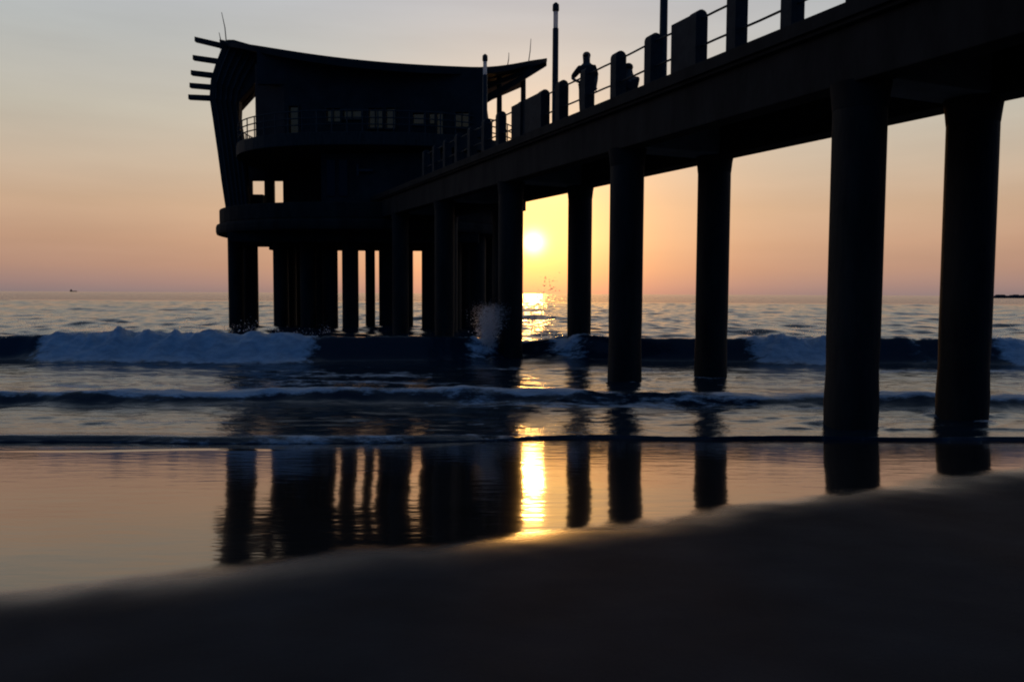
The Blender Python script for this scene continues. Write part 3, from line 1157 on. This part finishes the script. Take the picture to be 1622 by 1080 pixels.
# standing, one hand on the hip, looking out over the railing (local -y is towards the beach, x along the rail)
J1 = dict(pel=((0, 0, .92), (.135, .11)), spine=((0, 0, 1.12), (.13, .10)), chest=((0, 0.0, 1.28), (.16, .12)), neck=((-.005, 0, 1.43), .062),
          jaw=((-.01, -.025, 1.53), .10), skull=((-.01, .005, 1.62), .115), crown=((-.01, .01, 1.70), .07), nose=((-.015, -.105, 1.56), .016),
          hipL=((-.095, 0, .86), .09), kneeL=((-.10, -.02, .48), .062), ankL=((-.10, .02, .09), .042), toeL=((-.12, -.13, .035), .035),
          hipR=((.095, 0, .86), .09), kneeR=((.10, -.01, .48), .062), ankR=((.10, .03, .09), .042), toeR=((.13, -.12, .035), .035),
          shoL=((-.17, 0, 1.32), .075), elbL=((-.36, .03, 1.10), .045), wriL=((-.20, -.08, .98), .032), palmL=((-.145, -.11, .95), .036),
          shoR=((.17, 0, 1.32), .075), elbR=((.235, .02, 1.08), .045), wriR=((.23, -.08, .84), .032), palmR=((.225, -.11, .76), .036))
P1 = pp(20.62, 0.5, 0)
pr1 = make_person('person in dark clothes standing at the railing with one hand on hip', P1, -0.25, J1, M['brown_cloth'], M['dark_cloth'],
            [((-.01, .045, 1.56), .09), ((-.01, .025, 1.645), .115), ((-.01, .015, 1.70), .085), ((-.01, .01, 1.735), .045)])
pr1.scale = (1.0, 1.0, 0.94)
# seated on the deck with the back against a railing post, knees drawn up
J2 = dict(pel=((0, 0, .12), (.15, .12)), spine=((0, 0.03, .32), (.135, .105)), chest=((0, .03, .50), (.15, .11)), neck=((0, 0, .62), .075),
          jaw=((0, -.04, .69), .10), skull=((0, -.02, .765), .115), crown=((0, -.015, .845), .07), nose=((0, -.125, .715), .016),
          hipL=((-.1, -.04, .11), .088), kneeL=((-.13, -.40, .42), .062), ankL=((-.12, -.52, .07), .042), toeL=((-.13, -.66, .035), .035),
          hipR=((.1, -.04, .11), .088), kneeR=((.13, -.38, .44), .062), ankR=((.13, -.52, .07), .042), toeR=((.14, -.66, .035), .035),
          shoL=((-.19, .02, .54), .06), elbL=((-.24, -.18, .38), .044), wriL=((-.12, -.36, .46), .031), palmL=((-.06, -.42, .47), .035),
          shoR=((.19, .02, .54), .06), elbR=((.24, -.16, .38), .044), wriR=((.12, -.36, .47), .031), palmR=((.05, -.42, .48), .035))
P2 = pp(18.62, 0.46, 0)
make_person('person sitting on the deck beside a railing post with knees drawn up', P2, 3.45, J2, M['dark_cloth'], M['dark_cloth'],
            [((0, .03, .71), .09), ((0, .0, .79), .115), ((0, -.01, .845), .085), ((0, -.01, .88), .045)])

# ------------------------------------------------------------------ spray, ship, breakwater
def droplets(name, n, fn, label=None):
    mb = MB()
    for _ in range(n):
        c, r = fn()
        d = [Vector((1, 0, 0)), Vector((-1, 0, 0)), Vector((0, 1, 0)), Vector((0, -1, 0)), Vector((0, 0, 1)), Vector((0, 0, -1))]
        mb.add([Vector(c) + q * r * random.uniform(.7, 1.3) for q in d],
               [(0, 2, 4), (2, 1, 4), (1, 3, 4), (3, 0, 4), (2, 0, 5), (1, 2, 5), (3, 1, 5), (0, 3, 5)])
    o = mb.build(name, M['spray'], smooth=True)
    tag(o, kind='stuff')
    if label:
        o['label'] = label
    return o


def burst():
    u = random.random() ** 0.7
    x = -0.72 + random.gauss(0, .16) * (0.5 + u) + 0.12 * u
    return (x, 23.0 + random.gauss(0, .25), 0.35 + u * 1.15 + random.gauss(0, .08)), 0.004 + 0.022 * random.random() ** 3 * (1.2 - u)


droplets('wave_splash', 11000, burst, 'white splash where the breaker hits the pier columns')


def glint():
    u = random.random()
    return (0.85 + 0.35 * u + random.gauss(0, .22), 26.5 + random.uniform(-2, 2), 0.6 + 2.0 * u * random.random() + random.gauss(0, .1)), 0.005 + 0.020 * random.random() ** 2


droplets('fine_spray', 1100, glint, 'fine spray drops glinting under the low sun')

def torn():
    x = random.choice((random.uniform(-14.5, -5.2), random.uniform(-14.5, -5.2), random.uniform(6.5, 9.4), random.uniform(13, 18)))
    g = abs(random.gauss(0, .16))
    return (x + 0.2 * math.sin(x * 9), 22.3 + random.gauss(0, .35), 0.70 + 0.22 * math.sin(x * 2.3) * math.sin(x * .9 + 1) + g), 0.004 + 0.016 * random.random() ** 3


droplets('crest_spray', 2600, torn, 'fine spray torn off the crest of the breaking wave')

ship = empty('distant_ship', (-3300, 6000, 0))
tag(ship, 'tiny dark cargo ship on the horizon at the left', 'ship')
mb = MB()
mb.prism([(-24, -5, -1), (22, -5, -1), (27, -5, 6), (-26, -5, 6)], (0, 10, 0))
mb.build('hull', M['hull'], ship)
mb = MB()
mb.box((-22, -4, 6.01), (-12, 4, 15))
mb.box((-19, -2, 15.01), (-15, 2, 18))
mb.build('superstructure', M['hull'], ship)
mb = MB()
mb.tube([(12, 0, 6), (12, 0, 15)], [.6, .4], 8)
mb.build('mast', M['hull'], ship)

q0 = at(1571, 468, 700)
mb = MB()
xs = np.linspace(q0.x, q0.x + 420, 140)
prev = None
for x in xs:
    hgt = 2.6 + random.uniform(-.5, .7) if x > q0.x + 4 else 1.3
    w = 4.0
    mb.tube([(x, 700, -1), (x, 700, hgt * .6), (x, 700, hgt)], [w, w * .9, w * .5], 7)
bw = mb.build('breakwater', M['rock'])
tag(bw, 'low dark rock breakwater on the horizon at the far right', 'breakwater')
